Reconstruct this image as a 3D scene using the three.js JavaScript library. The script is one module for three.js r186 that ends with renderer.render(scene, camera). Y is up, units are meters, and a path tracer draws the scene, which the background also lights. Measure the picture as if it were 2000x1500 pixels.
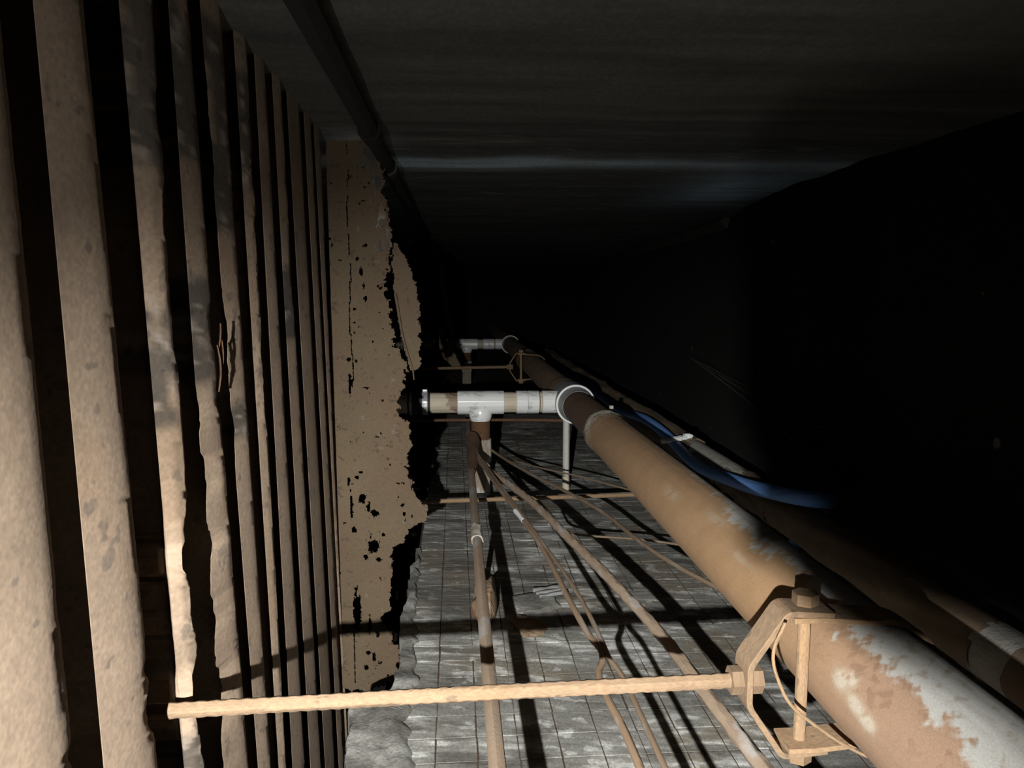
import * as THREE from 'three';
import { RoundedBoxGeometry } from 'three/addons/geometries/RoundedBoxGeometry.js';
import { mergeGeometries, mergeVertices, toCreasedNormals } from 'three/addons/utils/BufferGeometryUtils.js';

// ---------------------------------------------------------------- camera, light, exposure
// World: metres, y up, floor top at y = 0. The chase runs along -z. V(X, Y, Z): X right, Y above the lens, Z depth.
const H = 0.70;
const V = (X, Y, Z) => new THREE.Vector3(X, Y + H, -Z);
const scene = new THREE.Scene();
scene.background = new THREE.Color(0x000000);

const FOCAL = 1502, W = 2000, HH = 1500;                       // pixels of the 2000 x 1500 frame
const camera = new THREE.PerspectiveCamera(2 * Math.atan(HH / 2 / FOCAL) * 180 / Math.PI, W / HH, 0.01, 60);
camera.position.copy(V(0, 0, 0));
{ // the chase axis vanishes at pixel (888, 573)
  const d = new THREE.Vector3(888 - 1000, 750 - 573, -FOCAL).normalize();      // chase axis in camera space
  const s = -d.y / -d.z;
  const Y = new THREE.Vector3(0, 1, -s).normalize();                            // world up in camera space
  Y.set(0, FOCAL, (750 - 573)).normalize();
  const Zb = d.clone().negate();
  const X = new THREE.Vector3().crossVectors(Y, Zb).normalize();
  const m = new THREE.Matrix4().makeBasis(X, new THREE.Vector3().crossVectors(Zb, X), Zb); // world axes as seen by camera
  camera.quaternion.setFromRotationMatrix(m.clone().transpose());
}
scene.add(camera);

const LAMP = [-0.138, -0.03, -0.25];                           // torch held left of and behind the lens
const LAMP_AIM = [-0.04, -0.52, 0.75];
const torchLight = new THREE.SpotLight(0xfffaf4, 18, 0, 36 * Math.PI / 180, 1, 2);
torchLight.position.copy(V(...LAMP));
torchLight.target.position.copy(V(...LAMP_AIM));
torchLight.castShadow = true; torchLight.shadow.mapSize.set(2048, 2048); torchLight.shadow.radius = 0.28; torchLight.shadow.bias = -0.0005;
torchLight.shadow.camera.near = 0.02; torchLight.shadow.camera.far = 12;
scene.add(torchLight, torchLight.target);
const torchSpill = new THREE.SpotLight(0xfffaf4, 1.5, 0, 64 * Math.PI / 180, 0.6, 2);   // the weak wide spill round the torch's hot spot
torchSpill.position.copy(V(...LAMP)); torchSpill.target.position.copy(V(...LAMP_AIM));
torchSpill.castShadow = true; torchSpill.shadow.mapSize.set(2048, 2048); torchSpill.shadow.radius = 0.28; torchSpill.shadow.bias = -0.0005; torchSpill.shadow.camera.near = 0.02; torchSpill.shadow.camera.far = 12;
scene.add(torchSpill, torchSpill.target);
const EXPOSURE = 1.0;

// ---------------------------------------------------------------- small tools
function rng(seed) { let a = seed >>> 0; return () => { a = (a + 0x6D2B79F5) | 0; let t = Math.imul(a ^ (a >>> 15), 1 | a); t = (t + Math.imul(t ^ (t >>> 7), 61 | t)) ^ t; return ((t ^ (t >>> 14)) >>> 0) / 4294967296; }; }
function hash(x, y, s) { let h = Math.imul(x | 0, 374761393) + Math.imul(y | 0, 668265263) + Math.imul(s | 0, 974634777); h = Math.imul(h ^ (h >>> 13), 1274126177); return ((h ^ (h >>> 16)) >>> 0) / 4294967296; }
function vnoise(x, y, s = 0) {
  const xi = Math.floor(x), yi = Math.floor(y), fx = x - xi, fy = y - yi, ux = fx * fx * (3 - 2 * fx), uy = fy * fy * (3 - 2 * fy);
  const a = hash(xi, yi, s), b = hash(xi + 1, yi, s), c = hash(xi, yi + 1, s), d = hash(xi + 1, yi + 1, s);
  return a + (b - a) * ux + (c - a) * uy + (a - b - c + d) * ux * uy;
}
function fbm(x, y, s = 0, o = 4) { let v = 0, a = 0.5, t = 0; for (let i = 0; i < o; i++) { v += a * vnoise(x, y, s + i * 17); t += a; a *= 0.5; x = x * 2.03 + 5.1; y = y * 2.03 + 1.7; } return v / t; }
const clamp = (v, a = 0, b = 1) => Math.min(b, Math.max(a, v));
const sstep = (a, b, v) => { const t = clamp((v - a) / (b - a)); return t * t * (3 - 2 * t); };
const lerp = (a, b, t) => a + (b - a) * t;
const mixc = (a, b, t) => [lerp(a[0], b[0], t), lerp(a[1], b[1], t), lerp(a[2], b[2], t)];
function lut(pts, x) { if (x <= pts[0][0]) return pts[0][1]; for (let i = 1; i < pts.length; i++) if (x <= pts[i][0]) { const t = (x - pts[i - 1][0]) / (pts[i][0] - pts[i - 1][0]); return lerp(pts[i - 1][1], pts[i][1], t); } return pts[pts.length - 1][1]; }

function tex(w, h, fn, srgb = true, repeat = true) {            // fn(u, v) -> [r, g, b] 0..255
  const d = new Uint8Array(w * h * 4);
  for (let j = 0; j < h; j++) for (let i = 0; i < w; i++) { const c = fn((i + 0.5) / w, (j + 0.5) / h), k = (j * w + i) * 4; d[k] = clamp(c[0], 0, 255); d[k + 1] = clamp(c[1], 0, 255); d[k + 2] = clamp(c[2], 0, 255); d[k + 3] = 255; }
  const t = new THREE.DataTexture(d, w, h, THREE.RGBAFormat);
  if (srgb) t.colorSpace = THREE.SRGBColorSpace;
  t.wrapS = t.wrapT = repeat ? THREE.RepeatWrapping : THREE.ClampToEdgeWrapping; t.magFilter = THREE.LinearFilter; t.minFilter = THREE.LinearMipmapLinearFilter; t.generateMipmaps = true; t.needsUpdate = true;
  return t;
}
// value noise that tiles with period p
function tnoise(u, v, p, s) { const x = u * p, y = v * p, xi = Math.floor(x), yi = Math.floor(y), fx = x - xi, fy = y - yi, ux = fx * fx * (3 - 2 * fx), uy = fy * fy * (3 - 2 * fy), m = k => ((k % p) + p) % p; const a = hash(m(xi), m(yi), s), b = hash(m(xi + 1), m(yi), s), c = hash(m(xi), m(yi + 1), s), d = hash(m(xi + 1), m(yi + 1), s); return a + (b - a) * ux + (c - a) * uy + (a - b - c + d) * ux * uy; }
function tfbm(u, v, p, s, o = 4) { let r = 0, a = 0.5, t = 0; for (let i = 0; i < o; i++) { r += a * tnoise(u, v, p, s + i * 13); t += a; a *= 0.55; p *= 2; } return r / t; }

const used = new Map();
function numbered(n) { const k = used.get(n) || 0; used.set(n, k + 1); return k ? `${n}_${String(k).padStart(3, '0')}` : n; }
function shade(m) { m.castShadow = true; m.receiveShadow = true; return m; }
function thing(name, label, category, base, group) {
  const o = new THREE.Group(); o.name = numbered(name); o.position.copy(base); o.userData = { label, category };
  if (group) o.userData.group = group;
  scene.add(o); return o;
}
function structure(name, base = new THREE.Vector3(), label) { const o = new THREE.Group(); o.name = numbered(name); o.position.copy(base); o.userData = { kind: 'structure' }; if (label) o.userData.label = label; scene.add(o); return o; }
function put(root, name, geo, mat, label, parent) {             // geo in world metres; stored relative to its thing
  const p = parent || root, off = new THREE.Vector3(); for (let q = p; q && q !== scene; q = q.parent) off.add(q.position);
  const g = geo.clone(); g.translate(-off.x, -off.y, -off.z);
  const m = shade(new THREE.Mesh(g, mat)); m.name = name; if (label) m.userData.label = label; p.add(m); return m;
}
function geom(pos, uv, idx, col) { const g = new THREE.BufferGeometry(); g.setAttribute('position', new THREE.Float32BufferAttribute(pos, 3)); g.setAttribute('uv', new THREE.Float32BufferAttribute(uv, 2)); if (col) g.setAttribute('color', new THREE.Float32BufferAttribute(col, 3)); g.setIndex(idx); g.computeVertexNormals(); return g; }
const TS = 0.4;                                                 // general textures cover 0.4 m
function sweep(pts, rad, o = {}) {                              // tube along points with radius number or fn(t, theta, metres)
  const curve = new THREE.CatmullRomCurve3(pts, false, 'centripetal'), len = curve.getLength(), n = o.n || Math.max(2, Math.ceil(len / (o.step || 0.02))), R = o.radial || 14;
  const fr = curve.computeFrenetFrames(n, false), pos = [], uv = [], idx = [], f = typeof rad === 'function' ? rad : () => rad;
  for (let i = 0; i <= n; i++) { const t = i / n, c = curve.getPointAt(t); for (let j = 0; j <= R; j++) { const a = j / R * Math.PI * 2, r = f(t, a, t * len), N = fr.normals[i], B = fr.binormals[i]; pos.push(c.x + r * (Math.cos(a) * N.x + Math.sin(a) * B.x), c.y + r * (Math.cos(a) * N.y + Math.sin(a) * B.y), c.z + r * (Math.cos(a) * N.z + Math.sin(a) * B.z)); uv.push(a / 6.2832 * Math.max(1, Math.round(6.2832 * f(t, 0, t * len) / TS * 4)) / 4, t * len / TS); } }
  for (let i = 0; i < n; i++) for (let j = 0; j < R; j++) { const a = i * (R + 1) + j, b = a + R + 1; idx.push(a, a + 1, b, b, a + 1, b + 1); }
  for (const e of [0, n]) { const c = curve.getPointAt(e / n), k = pos.length / 3; pos.push(c.x, c.y, c.z); uv.push(0.5, e ? len / TS : 0); for (let j = 0; j < R; j++) { const a = e * (R + 1) + j; e ? idx.push(k, a, a + 1) : idx.push(k, a + 1, a); } }
  return toCreasedNormals(geom(pos, uv, idx), 0.9);
}
function turned(profile, R = 40) {                              // lathe about +x ; profile [[x, r], ...] from left to right
  const pos = [], uv = [], idx = [], n = profile.length; let s = 0;
  for (let i = 0; i < n; i++) { if (i) s += Math.hypot(profile[i][0] - profile[i - 1][0], profile[i][1] - profile[i - 1][1]); for (let j = 0; j <= R; j++) { const a = j / R * 6.283185; pos.push(profile[i][0], profile[i][1] * Math.sin(a), profile[i][1] * Math.cos(a)); uv.push(j / R, s / TS); } }
  for (let i = 0; i < n - 1; i++) for (let j = 0; j < R; j++) { const a = i * (R + 1) + j, b = a + R + 1; idx.push(a, a + 1, b, b, a + 1, b + 1); }
  const g = geom(pos, uv, idx); return toCreasedNormals(g, 0.6);
}
const tubeProfile = (x0, x1, r, ri = r * 0.86, c = 0.002) => [[x0, ri], [x0, r - c], [x0 + c, r], [x1 - c, r], [x1, r - c], [x1, ri]];
function box(x0, x1, y0, y1, z0, z1, r = 0.002) {               // in X, Y, Z of V()
  const g = new RoundedBoxGeometry(x1 - x0, y1 - y0, z1 - z0, 2, Math.min(r, (x1 - x0) / 2.1, (y1 - y0) / 2.1, (z1 - z0) / 2.1));
  const p = g.attributes.position, n = g.attributes.normal, u = g.attributes.uv;
  for (let i = 0; i < p.count; i++) { const ax = Math.abs(n.getX(i)), ay = Math.abs(n.getY(i)), az = Math.abs(n.getZ(i)); const X = p.getX(i), Y = p.getY(i), Z = p.getZ(i); if (ay >= ax && ay >= az) u.setXY(i, X / TS, Z / TS); else if (ax >= az) u.setXY(i, Z / TS, Y / TS); else u.setXY(i, X / TS, Y / TS); }
  const c = V((x0 + x1) / 2, (y0 + y1) / 2, (z0 + z1) / 2); g.translate(c.x, c.y, c.z); return g;
}
function strap(path, z0, z1, t) {                               // flat bar bent along [[X, Y], ...], width z0..z1, thickness t
  const L = [], Rr = [], n = path.length;
  for (let i = 0; i < n; i++) { const a = path[Math.max(0, i - 1)], b = path[Math.min(n - 1, i + 1)]; const dx = b[0] - a[0], dy = b[1] - a[1], l = Math.hypot(dx, dy) || 1; L.push(new THREE.Vector2(path[i][0] - dy / l * t / 2, path[i][1] + dx / l * t / 2)); Rr.push(new THREE.Vector2(path[i][0] + dy / l * t / 2, path[i][1] - dx / l * t / 2)); }
  const g = new THREE.ExtrudeGeometry(new THREE.Shape([...L, ...Rr.reverse()]), { depth: z1 - z0 - 0.0016, bevelEnabled: true, bevelThickness: 0.0008, bevelSize: 0.0008, bevelSegments: 2, steps: 1 });
  const u = g.attributes.uv; for (let i = 0; i < u.count; i++) u.setXY(i, u.getX(i) / TS, u.getY(i) / TS);
  g.translate(0, H, -z1 + 0.0008); return g;
}
function rounded(path, k = 4) {                                 // soften the corners of a 2-D path
  const out = [path[0]];
  for (let i = 1; i < path.length - 1; i++) { const p = path[i], a = path[i - 1], b = path[i + 1]; const da = Math.hypot(p[0] - a[0], p[1] - a[1]), db = Math.hypot(p[0] - b[0], p[1] - b[1]), r = Math.min(0.006, da / 2.2, db / 2.2); const s = [lerp(p[0], a[0], r / da), lerp(p[1], a[1], r / da)], e = [lerp(p[0], b[0], r / db), lerp(p[1], b[1], r / db)]; for (let j = 0; j <= k; j++) { const t = j / k; out.push([(1 - t) * (1 - t) * s[0] + 2 * t * (1 - t) * p[0] + t * t * e[0], (1 - t) * (1 - t) * s[1] + 2 * t * (1 - t) * p[1] + t * t * e[1]]); } }
  out.push(path[path.length - 1]); return out;
}
function pieces(inside, u0, u1, v0, v1, cell, th, map, seed, wob = 0.38) { // sheet with eaten edges and holes: cells kept where inside(u, v)
  const nu = Math.ceil((u1 - u0) / cell), nv = Math.ceil((v1 - v0) / cell), keep = new Uint8Array(nu * nv), pos = [], uv = [], idx = [];
  for (let j = 0; j < nv; j++) for (let i = 0; i < nu; i++) keep[j * nu + i] = inside(u0 + (i + 0.5) * cell, v0 + (j + 0.5) * cell) ? 1 : 0;
  const K = (i, j) => i >= 0 && j >= 0 && i < nu && j < nv && keep[j * nu + i], ids = new Map();
  const vert = (i, j, s) => { const k = (j * (nu + 1) + i) * 2 + s; if (!ids.has(k)) { const u = u0 + (i + (hash(i, j, seed) - 0.5) * 2 * wob) * cell, v = v0 + (j + (hash(i, j, seed + 1) - 0.5) * 2 * wob) * cell, p = map(u, v, s ? th : 0); ids.set(k, pos.length / 3); pos.push(p.x, p.y, p.z); uv.push(u / TS, v / TS); } return ids.get(k); };
  for (let j = 0; j < nv; j++) for (let i = 0; i < nu; i++) if (keep[j * nu + i]) {
    for (const s of [0, 1]) { const a = vert(i, j, s), b = vert(i + 1, j, s), c = vert(i + 1, j + 1, s), d = vert(i, j + 1, s); s ? idx.push(a, c, b, a, d, c) : idx.push(a, b, c, a, c, d); }
    for (const [di, dj, p, q] of [[-1, 0, [i, j + 1], [i, j]], [1, 0, [i + 1, j], [i + 1, j + 1]], [0, -1, [i, j], [i + 1, j]], [0, 1, [i + 1, j + 1], [i, j + 1]]]) if (!K(i + di, j + dj)) { const a = vert(...p, 0), b = vert(...q, 0), c = vert(...q, 1), d = vert(...p, 1); idx.push(a, c, b, a, d, c); }
  }
  return toCreasedNormals(geom(pos, uv, idx), 0.8);
}
function lump(rx, ry, rz, seed, rough = 0.25, det = 3) {          // broken chunk
  const g = mergeVertices(new THREE.IcosahedronGeometry(1, det).deleteAttribute('normal').deleteAttribute('uv')), p = g.attributes.position, uv = [];
  for (let i = 0; i < p.count; i++) { const x = p.getX(i), y = p.getY(i), z = p.getZ(i), n = 1 + rough * (fbm(x * 2.1 + 9, y * 2.1 + z * 1.7 + 4, seed, 3) - 0.5) * 2; const q = v => Math.sign(v) * Math.pow(Math.abs(v), 0.7); p.setXYZ(i, q(x) * rx * n, q(y) * ry * n, q(z) * rz * n); uv.push((x * rx + z * rz * 0.3) / TS + seed * 0.13, (z * rz + y * ry) / TS); }
  g.setAttribute('uv', new THREE.Float32BufferAttribute(uv, 2)); g.computeVertexNormals(); return toCreasedNormals(g, 0.5);
}

// ---------------------------------------------------------------- materials
const std = (o) => new THREE.MeshStandardMaterial(o);
const rustTex = tex(512, 512, (u, v) => {
  const g = tfbm(u, v, 128, 3, 2), m = tfbm(u, v, 6, 11, 4), sp = tfbm(u, v, 24, 31, 3);
  let c = mixc([120, 107, 92], [142, 127, 111], clamp(m * 1.3 - 0.15)); c = mixc(c, [132, 112, 90], sstep(0.55, 0.75, tfbm(u, v, 4, 71, 3)) * 0.4);
  c = mixc(c, [84, 78, 72], sstep(0.72, 0.80, sp) * 0.5); const k = 0.9 + 0.2 * g; return [c[0] * k, c[1] * k, c[2] * k];
});
const grain = tex(512, 512, (u, v) => { const a = 255 * (0.5 * tfbm(u, v, 32, 5, 3) + 0.5 * tfbm(u, v, 128, 9, 2)); return [a, a, a]; }, false);
const rust = std({ map: rustTex, color: 0xfff0d8, bumpMap: grain, bumpScale: 0.0006, roughness: 0.95, metalness: 0 });
const rustV = std({ map: rustTex, bumpMap: grain, color: 0xfffcf8, bumpScale: 0.0002, roughness: 0.95, vertexColors: true });
const rustDark = std({ map: rustTex, color: 0xb09478, bumpMap: grain, bumpScale: 0.0006, roughness: 0.95 });
const rodRust = std({ map: rustTex, color: 0xe6dac8, bumpMap: grain, bumpScale: 0.0005, roughness: 0.95 });
const sheetTex = tex(1024, 1024, (u, v) => {
  const g = tfbm(u, v, 200, 3, 2), m = tfbm(u, v, 5, 111, 4), sp = tfbm(u, v, 40, 131, 3);
  let c = mixc([82, 71, 55], [94, 82, 64], m); c = mixc(c, [90, 73, 58], sstep(0.55, 0.7, tfbm(u, v, 3, 171, 3)) * 0.5);
  c = mixc(c, [66, 54, 44], sstep(0.7, 0.77, sp) * 0.6); c = mixc(c, [104, 102, 96], sstep(0.74, 0.82, tfbm(u, v, 12, 191, 4)) * 0.5); const k = 0.92 + 0.16 * g; return [c[0] * k, c[1] * k, c[2] * k];
});
const sheetMat = std({ map: sheetTex, bumpMap: grain, bumpScale: 0.0006, roughness: 0.92 });
const scaleMat = std({ map: tex(256, 256, (u, v) => { const m = tfbm(u, v, 8, 41, 4), c = mixc([60, 60, 58], [128, 128, 124], sstep(0.35, 0.75, m)); return mixc(c, [110, 84, 60], sstep(0.6, 0.8, tfbm(u, v, 6, 51, 3)) * 0.7); }), bumpMap: grain, bumpScale: 0.002, roughness: 0.8 });
const black = std({ color: 0x060505, roughness: 1 });
const pvcTex = tex(512, 512, (u, v) => { const m = tfbm(u, v, 6, 61, 5); let c = [226, 232, 233]; c = mixc(c, [150, 150, 146], sstep(0.6, 0.74, m) * 0.55); c = mixc(c, [96, 96, 92], sstep(0.76, 0.82, tfbm(u, v, 26, 67, 3)) * 0.5); return c; });
const pvc = new THREE.MeshPhysicalMaterial({ map: pvcTex, roughness: 0.28, clearcoat: 0.3, clearcoatRoughness: 0.2 });
const pvcPlain = std({ color: 0xe6ecec, roughness: 0.35 });
const pvcGrey = std({ color: 0x8f9496, roughness: 0.5 });
const pvcDirtyTex = tex(256, 256, (u, v) => { const m = tfbm(u, v, 4, 81, 5); let c = mixc([206, 200, 184], [178, 168, 146], tfbm(u, v, 8, 85, 3)); c = mixc(c, [128, 112, 94], sstep(0.56, 0.62, m) * 0.85); return mixc(c, [80, 72, 64], sstep(0.72, 0.76, tfbm(u, v, 20, 87, 3)) * 0.7); });
const pvcDirty = std({ map: pvcDirtyTex, roughness: 0.55 });
const rubber = std({ color: 0x262628, roughness: 0.65 });
const steel = std({ color: 0xb4b8ba, metalness: 0.35, roughness: 0.3 });
const whiteWash = std({ map: tex(256, 256, (u, v) => { const m = tfbm(u, v, 5, 91, 5); return mixc([186, 187, 182], [142, 132, 116], sstep(0.5, 0.72, m)); }), bumpMap: grain, bumpScale: 0.001, roughness: 0.9 });
const limeMat = std({ map: tex(256, 256, (u, v) => { const m = tfbm(u, v, 9, 95, 5); return mixc([172, 170, 160], [118, 98, 76], sstep(0.4, 0.62, m)); }), bumpMap: grain, bumpScale: 0.003, roughness: 1 });
const conduitTex = tex(256, 512, (u, v) => { const m = tfbm(u, v, 4, 101, 5); let c = mixc([146, 130, 112], [118, 103, 86], m); return mixc(c, [150, 150, 150], sstep(0.56, 0.7, tfbm(u, v, 5, 105, 4)) * 0.7); });
const conduitMat = std({ map: conduitTex, bumpMap: grain, bumpScale: 0.0005, roughness: 0.85 });
const cableMat = std({ map: conduitTex, color: 0xe8ded2, roughness: 0.85 });
const wireMat = std({ map: conduitTex, color: 0xd8d4ce, roughness: 0.7 });
const jacketTex = tex(512, 512, (u, v) => { const m = tfbm(u, v, 5, 201, 4); return mixc([134, 116, 94], [98, 84, 70], m); });
const jacket = std({ map: jacketTex, bumpMap: grain, bumpScale: 0.001, roughness: 0.95 });
const foam = std({ map: tex(256, 256, (u, v) => { const m = tfbm(u, v, 10, 211, 4); return mixc([176, 176, 170], [140, 138, 130], m); }), bumpMap: grain, bumpScale: 0.002, roughness: 0.95 });
const blueMat = std({ color: 0x6f9fe8, roughness: 0.45 });
const lumpMat = std({ map: tex(512, 512, (u, v) => { const m = tfbm(u, v, 5, 221, 5), g = tfbm(u, v, 90, 223, 2); let c = mixc([88, 88, 83], [142, 144, 140], sstep(0.3, 0.75, m)); c = mixc(c, [112, 98, 76], sstep(0.58, 0.75, tfbm(u, v, 4, 225, 4)) * 0.6); const k = 0.85 + 0.3 * g; return [c[0] * k, c[1] * k, c[2] * k]; }), bumpMap: grain, bumpScale: 0.0015, roughness: 1 });
const mudMat = std({ map: tex(256, 256, (u, v) => { const m = tfbm(u, v, 7, 231, 5); return mixc([96, 76, 56], [156, 140, 118], sstep(0.3, 0.8, m)); }), bumpMap: grain, bumpScale: 0.005, roughness: 1 });

// ---------------------------------------------------------------- floor: small square tiles in a mortar bed
const FX0 = -0.2, FX1 = 1.0, FZ0 = 0.8, FZ1 = 5.2;
const floorTex = tex(1024, 2048, (u, v) => {
  const X = FX0 + u * (FX1 - FX0), Z = FZ0 + v * (FZ1 - FZ0), s = Z + X * 0.14;          // brushed streaks run across, slightly askew
  const st = fbm(X * 9, s * 34, 301, 5), st2 = fbm(X * 16, s * 60, 311, 4), blot = fbm(X * 6, Z * 7, 321, 5), fine = vnoise(X * 500, Z * 500, 331);
  let c = mixc([104, 105, 101], [146, 148, 143], clamp(st * 1.0 + blot * 0.7 - 0.35)); c = mixc(c, [116, 106, 90], sstep(0.52, 0.7, fbm(X * 8, Z * 9, 341, 4)) * 0.55);
  const lime = sstep(0.51, 0.66, blot * 0.6 + st * 0.45) ; c = mixc(c, [204, 208, 206], lime * sstep(0.42, 0.6, st2) * 0.9);
  c = mixc(c, [190, 194, 192], sstep(0.64, 0.74, fbm(X * 34, s * 60, 351, 4)) * 0.7);
  c = mixc(c, [74, 72, 68], sstep(0.56, 0.74, fbm(X * 8, s * 22, 361, 4)) * 0.6); const k = 0.86 + 0.28 * fine; return [c[0] * k, c[1] * k, c[2] * k];
}, true, false);
const tileBump = tex(1024, 2048, (u, v) => { const X = FX0 + u * (FX1 - FX0), Z = FZ0 + v * (FZ1 - FZ0); const a = 255 * clamp(0.55 * fbm(X * 9, (Z + X * 0.14) * 90, 371, 4) + 0.45 * fbm(X * 60, Z * 60, 381, 3)); return [a, a, a]; }, false, false);
const tileMat = std({ map: floorTex, bumpMap: tileBump, bumpScale: 0.0025, roughness: 0.9 });
const bedMat = std({ map: tex(256, 256, (u, v) => { const m = tfbm(u, v, 12, 391, 4); return mixc([52, 42, 32], [84, 70, 54], m); }), bumpMap: grain, bumpScale: 0.003, roughness: 1 });
const floor = structure('floor', V(0.9, -H, 3.6));
put(floor, 'mortar_bed', box(-0.105, 2.0, -H - 0.16, -H - 0.0013, 0.62, 9), bedMat);
put(floor, 'mortar_bed', box(-0.105, 2.0, -H - 0.16, -H - 0.0013, -1.0, 0.62), bedMat);
{
  const r = rng(5), P = 0.0645, far = []; let count = 0;
  const tile = (x0, x1, z0, z1) => {                            // bevelled slab top, slightly tilted, own chipped corners
    const g = 0.0007 + r() * 0.0007, b = 0.0005, top = -H + (r() - 0.5) * 0.0008, tx = (r() - 0.5) * 0.008, tz = 0.004 + (r() - 0.5) * 0.006, cx = (x0 + x1) / 2, cz = (z0 + z1) / 2, pos = [], uv = [], idx = [];
    const ring = (inset, y) => { for (const [sx, sz] of [[0, 0], [1, 0], [1, 1], [0, 1]]) { const X = (sx ? x1 - inset : x0 + inset) + (hash(sx + x0 * 999 | 0, sz + z0 * 999 | 0, 7) - 0.5) * 0.002, Z = (sz ? z1 - inset : z0 + inset) + (hash(sx + x0 * 999 | 0, sz + z0 * 999 | 0, 8) - 0.5) * 0.002, p = V(X, y + (X - cx) * tx + (Z - cz) * tz, Z); pos.push(p.x, p.y, p.z); uv.push((X - FX0) / (FX1 - FX0), (Z - FZ0) / (FZ1 - FZ0)); } };
    ring(g, -H - 0.012); ring(g, top - b); ring(g + b, top);
    for (let k = 0; k < 2; k++) for (let i = 0; i < 4; i++) { const a = k * 4 + i, c = k * 4 + (i + 1) % 4; idx.push(a, c, a + 4, c, c + 4, a + 4); }
    idx.push(8, 9, 10, 8, 10, 11);
    return toCreasedNormals(geom(pos, uv, idx), 0.4);
  };
  for (let j = 0; j < 66; j++) {
    const z0 = 1.02 + j * P; let x = -0.1;
    while (x < 0.95) {
      const w = r() < 0.07 ? 2 * P : P, edge = false;
      if (!edge) { const g = tile(x, x + w, z0, z0 + P); if (count < 300 && x < 0.62) { put(floor, 'tile', g, tileMat); count++; } else far.push(g); }
      x += w;
    }
  }
  const rest = put(floor, 'far_tiles', mergeGeometries(far), tileMat); rest.userData.kind = 'stuff';
  // rough mortar left along the edge of the floor
  const nx = 40, nz = 130, pos = [], uv = [], idx = [];
  for (let k = 0; k <= nz; k++) for (let i = 0; i <= nx; i++) {
    const Z = 0.9 + k / nz * 1.15, e = lut([[0.9, -0.165], [1.1, -0.172], [1.25, -0.18], [1.30, -0.118], [1.40, -0.113], [1.6, -0.118], [2.05, -0.11]], Z) + (fbm(Z * 40, 1, 401, 4) - 0.5) * 0.02;
    const inner = lut([[0.9, -0.05], [1.2, -0.075], [1.3, -0.07], [1.55, -0.085], [2.05, -0.1]], Z) + (fbm(Z * 30, 5, 411, 4) - 0.5) * 0.03;
    const t = i / nx, X = i === 0 ? e : lerp(e, inner, Math.max(0, (i - 1) / (nx - 1)));
    const hgt = i === 0 ? -0.09 : 0.008 * Math.sin(Math.min(1, (1 - t) * 3) * 1.57) + (fbm(X * 30, Z * 30, 421, 4) - 0.5) * 0.012 * Math.min(1, (1 - t) * 4) - 0.006 * sstep(0.85, 1, t);
    const p = V(X, -H + hgt, Z); pos.push(p.x, p.y, p.z); uv.push(X / TS, Z / TS);
  }
  for (let k = 0; k < nz; k++) for (let i = 0; i < nx; i++) { const a = k * (nx + 1) + i, b = a + nx + 1; idx.push(a, a + 1, b, b, a + 1, b + 1); }
  put(floor, 'mortar_edge', geom(pos, uv, idx), lumpMat);
}

// ---------------------------------------------------------------- ceiling slab
const CX0 = -0.6, CX1 = 2.0, CZ0 = -1, CZ1 = 9;
const ceilMat = std({ map: tex(1024, 2048, (u, v) => {
  const X = CX0 + u * (CX1 - CX0), Z = CZ0 + v * (CZ1 - CZ0), s = Z + 0.02 * X;
  const st = fbm(X * 2.2, s * 22, 501, 5), bl = fbm(X * 4, Z * 4, 511, 4);
  let c = mixc([38, 40, 40], [60, 62, 61], clamp(st * 1.4 - 0.2)).map(q => q * 1.75); c = mixc(c, [98, 95, 90], sstep(0.5, 0.75, bl) * 0.5);
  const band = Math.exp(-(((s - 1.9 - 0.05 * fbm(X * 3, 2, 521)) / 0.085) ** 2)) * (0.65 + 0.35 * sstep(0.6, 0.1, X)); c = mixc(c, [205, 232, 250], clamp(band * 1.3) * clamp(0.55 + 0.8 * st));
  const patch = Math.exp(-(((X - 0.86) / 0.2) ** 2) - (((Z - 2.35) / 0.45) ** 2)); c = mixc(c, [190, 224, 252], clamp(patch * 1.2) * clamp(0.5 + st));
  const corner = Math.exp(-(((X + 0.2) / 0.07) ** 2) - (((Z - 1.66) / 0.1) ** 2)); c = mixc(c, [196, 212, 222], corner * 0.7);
  c = mixc(c, [184, 186, 184], sstep(0.70, 0.78, fbm(X * 9, s * 60, 531, 3)) * 0.4 * sstep(1.4, 1.7, Z)); const k = 0.9 + 0.2 * vnoise(X * 300, Z * 200, 541); return [c[0] * k, c[1] * k, c[2] * k];
}, true, false), bumpMap: grain, bumpScale: 0.003, roughness: 0.95 });
{
  const ceil = structure('ceiling', V(0.7, 0.314, 4)), n = 100, m = 160, pos = [], uv = [], idx = [];
  for (let k = 0; k <= m; k++) for (let i = 0; i <= n; i++) { const X = lerp(CX0, CX1, i / n), Z = lerp(CZ0, CZ1, (k / m) ** 1.4), p = V(X, 0.314 + (fbm(X * 6, Z * 6, 551, 4) - 0.5) * 0.012, Z); pos.push(p.x, p.y, p.z); uv.push((X - CX0) / (CX1 - CX0), (Z - CZ0) / (CZ1 - CZ0)); }
  for (let k = 0; k < m; k++) for (let i = 0; i < n; i++) { const a = k * (n + 1) + i, b = a + n + 1; idx.push(a, b, a + 1, b, b + 1, a + 1); }
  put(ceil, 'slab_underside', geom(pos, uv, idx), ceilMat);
  put(ceil, 'slab', box(CX0, CX1, 0.325, 0.45, CZ0, CZ1, 0.004), black);
}

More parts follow.
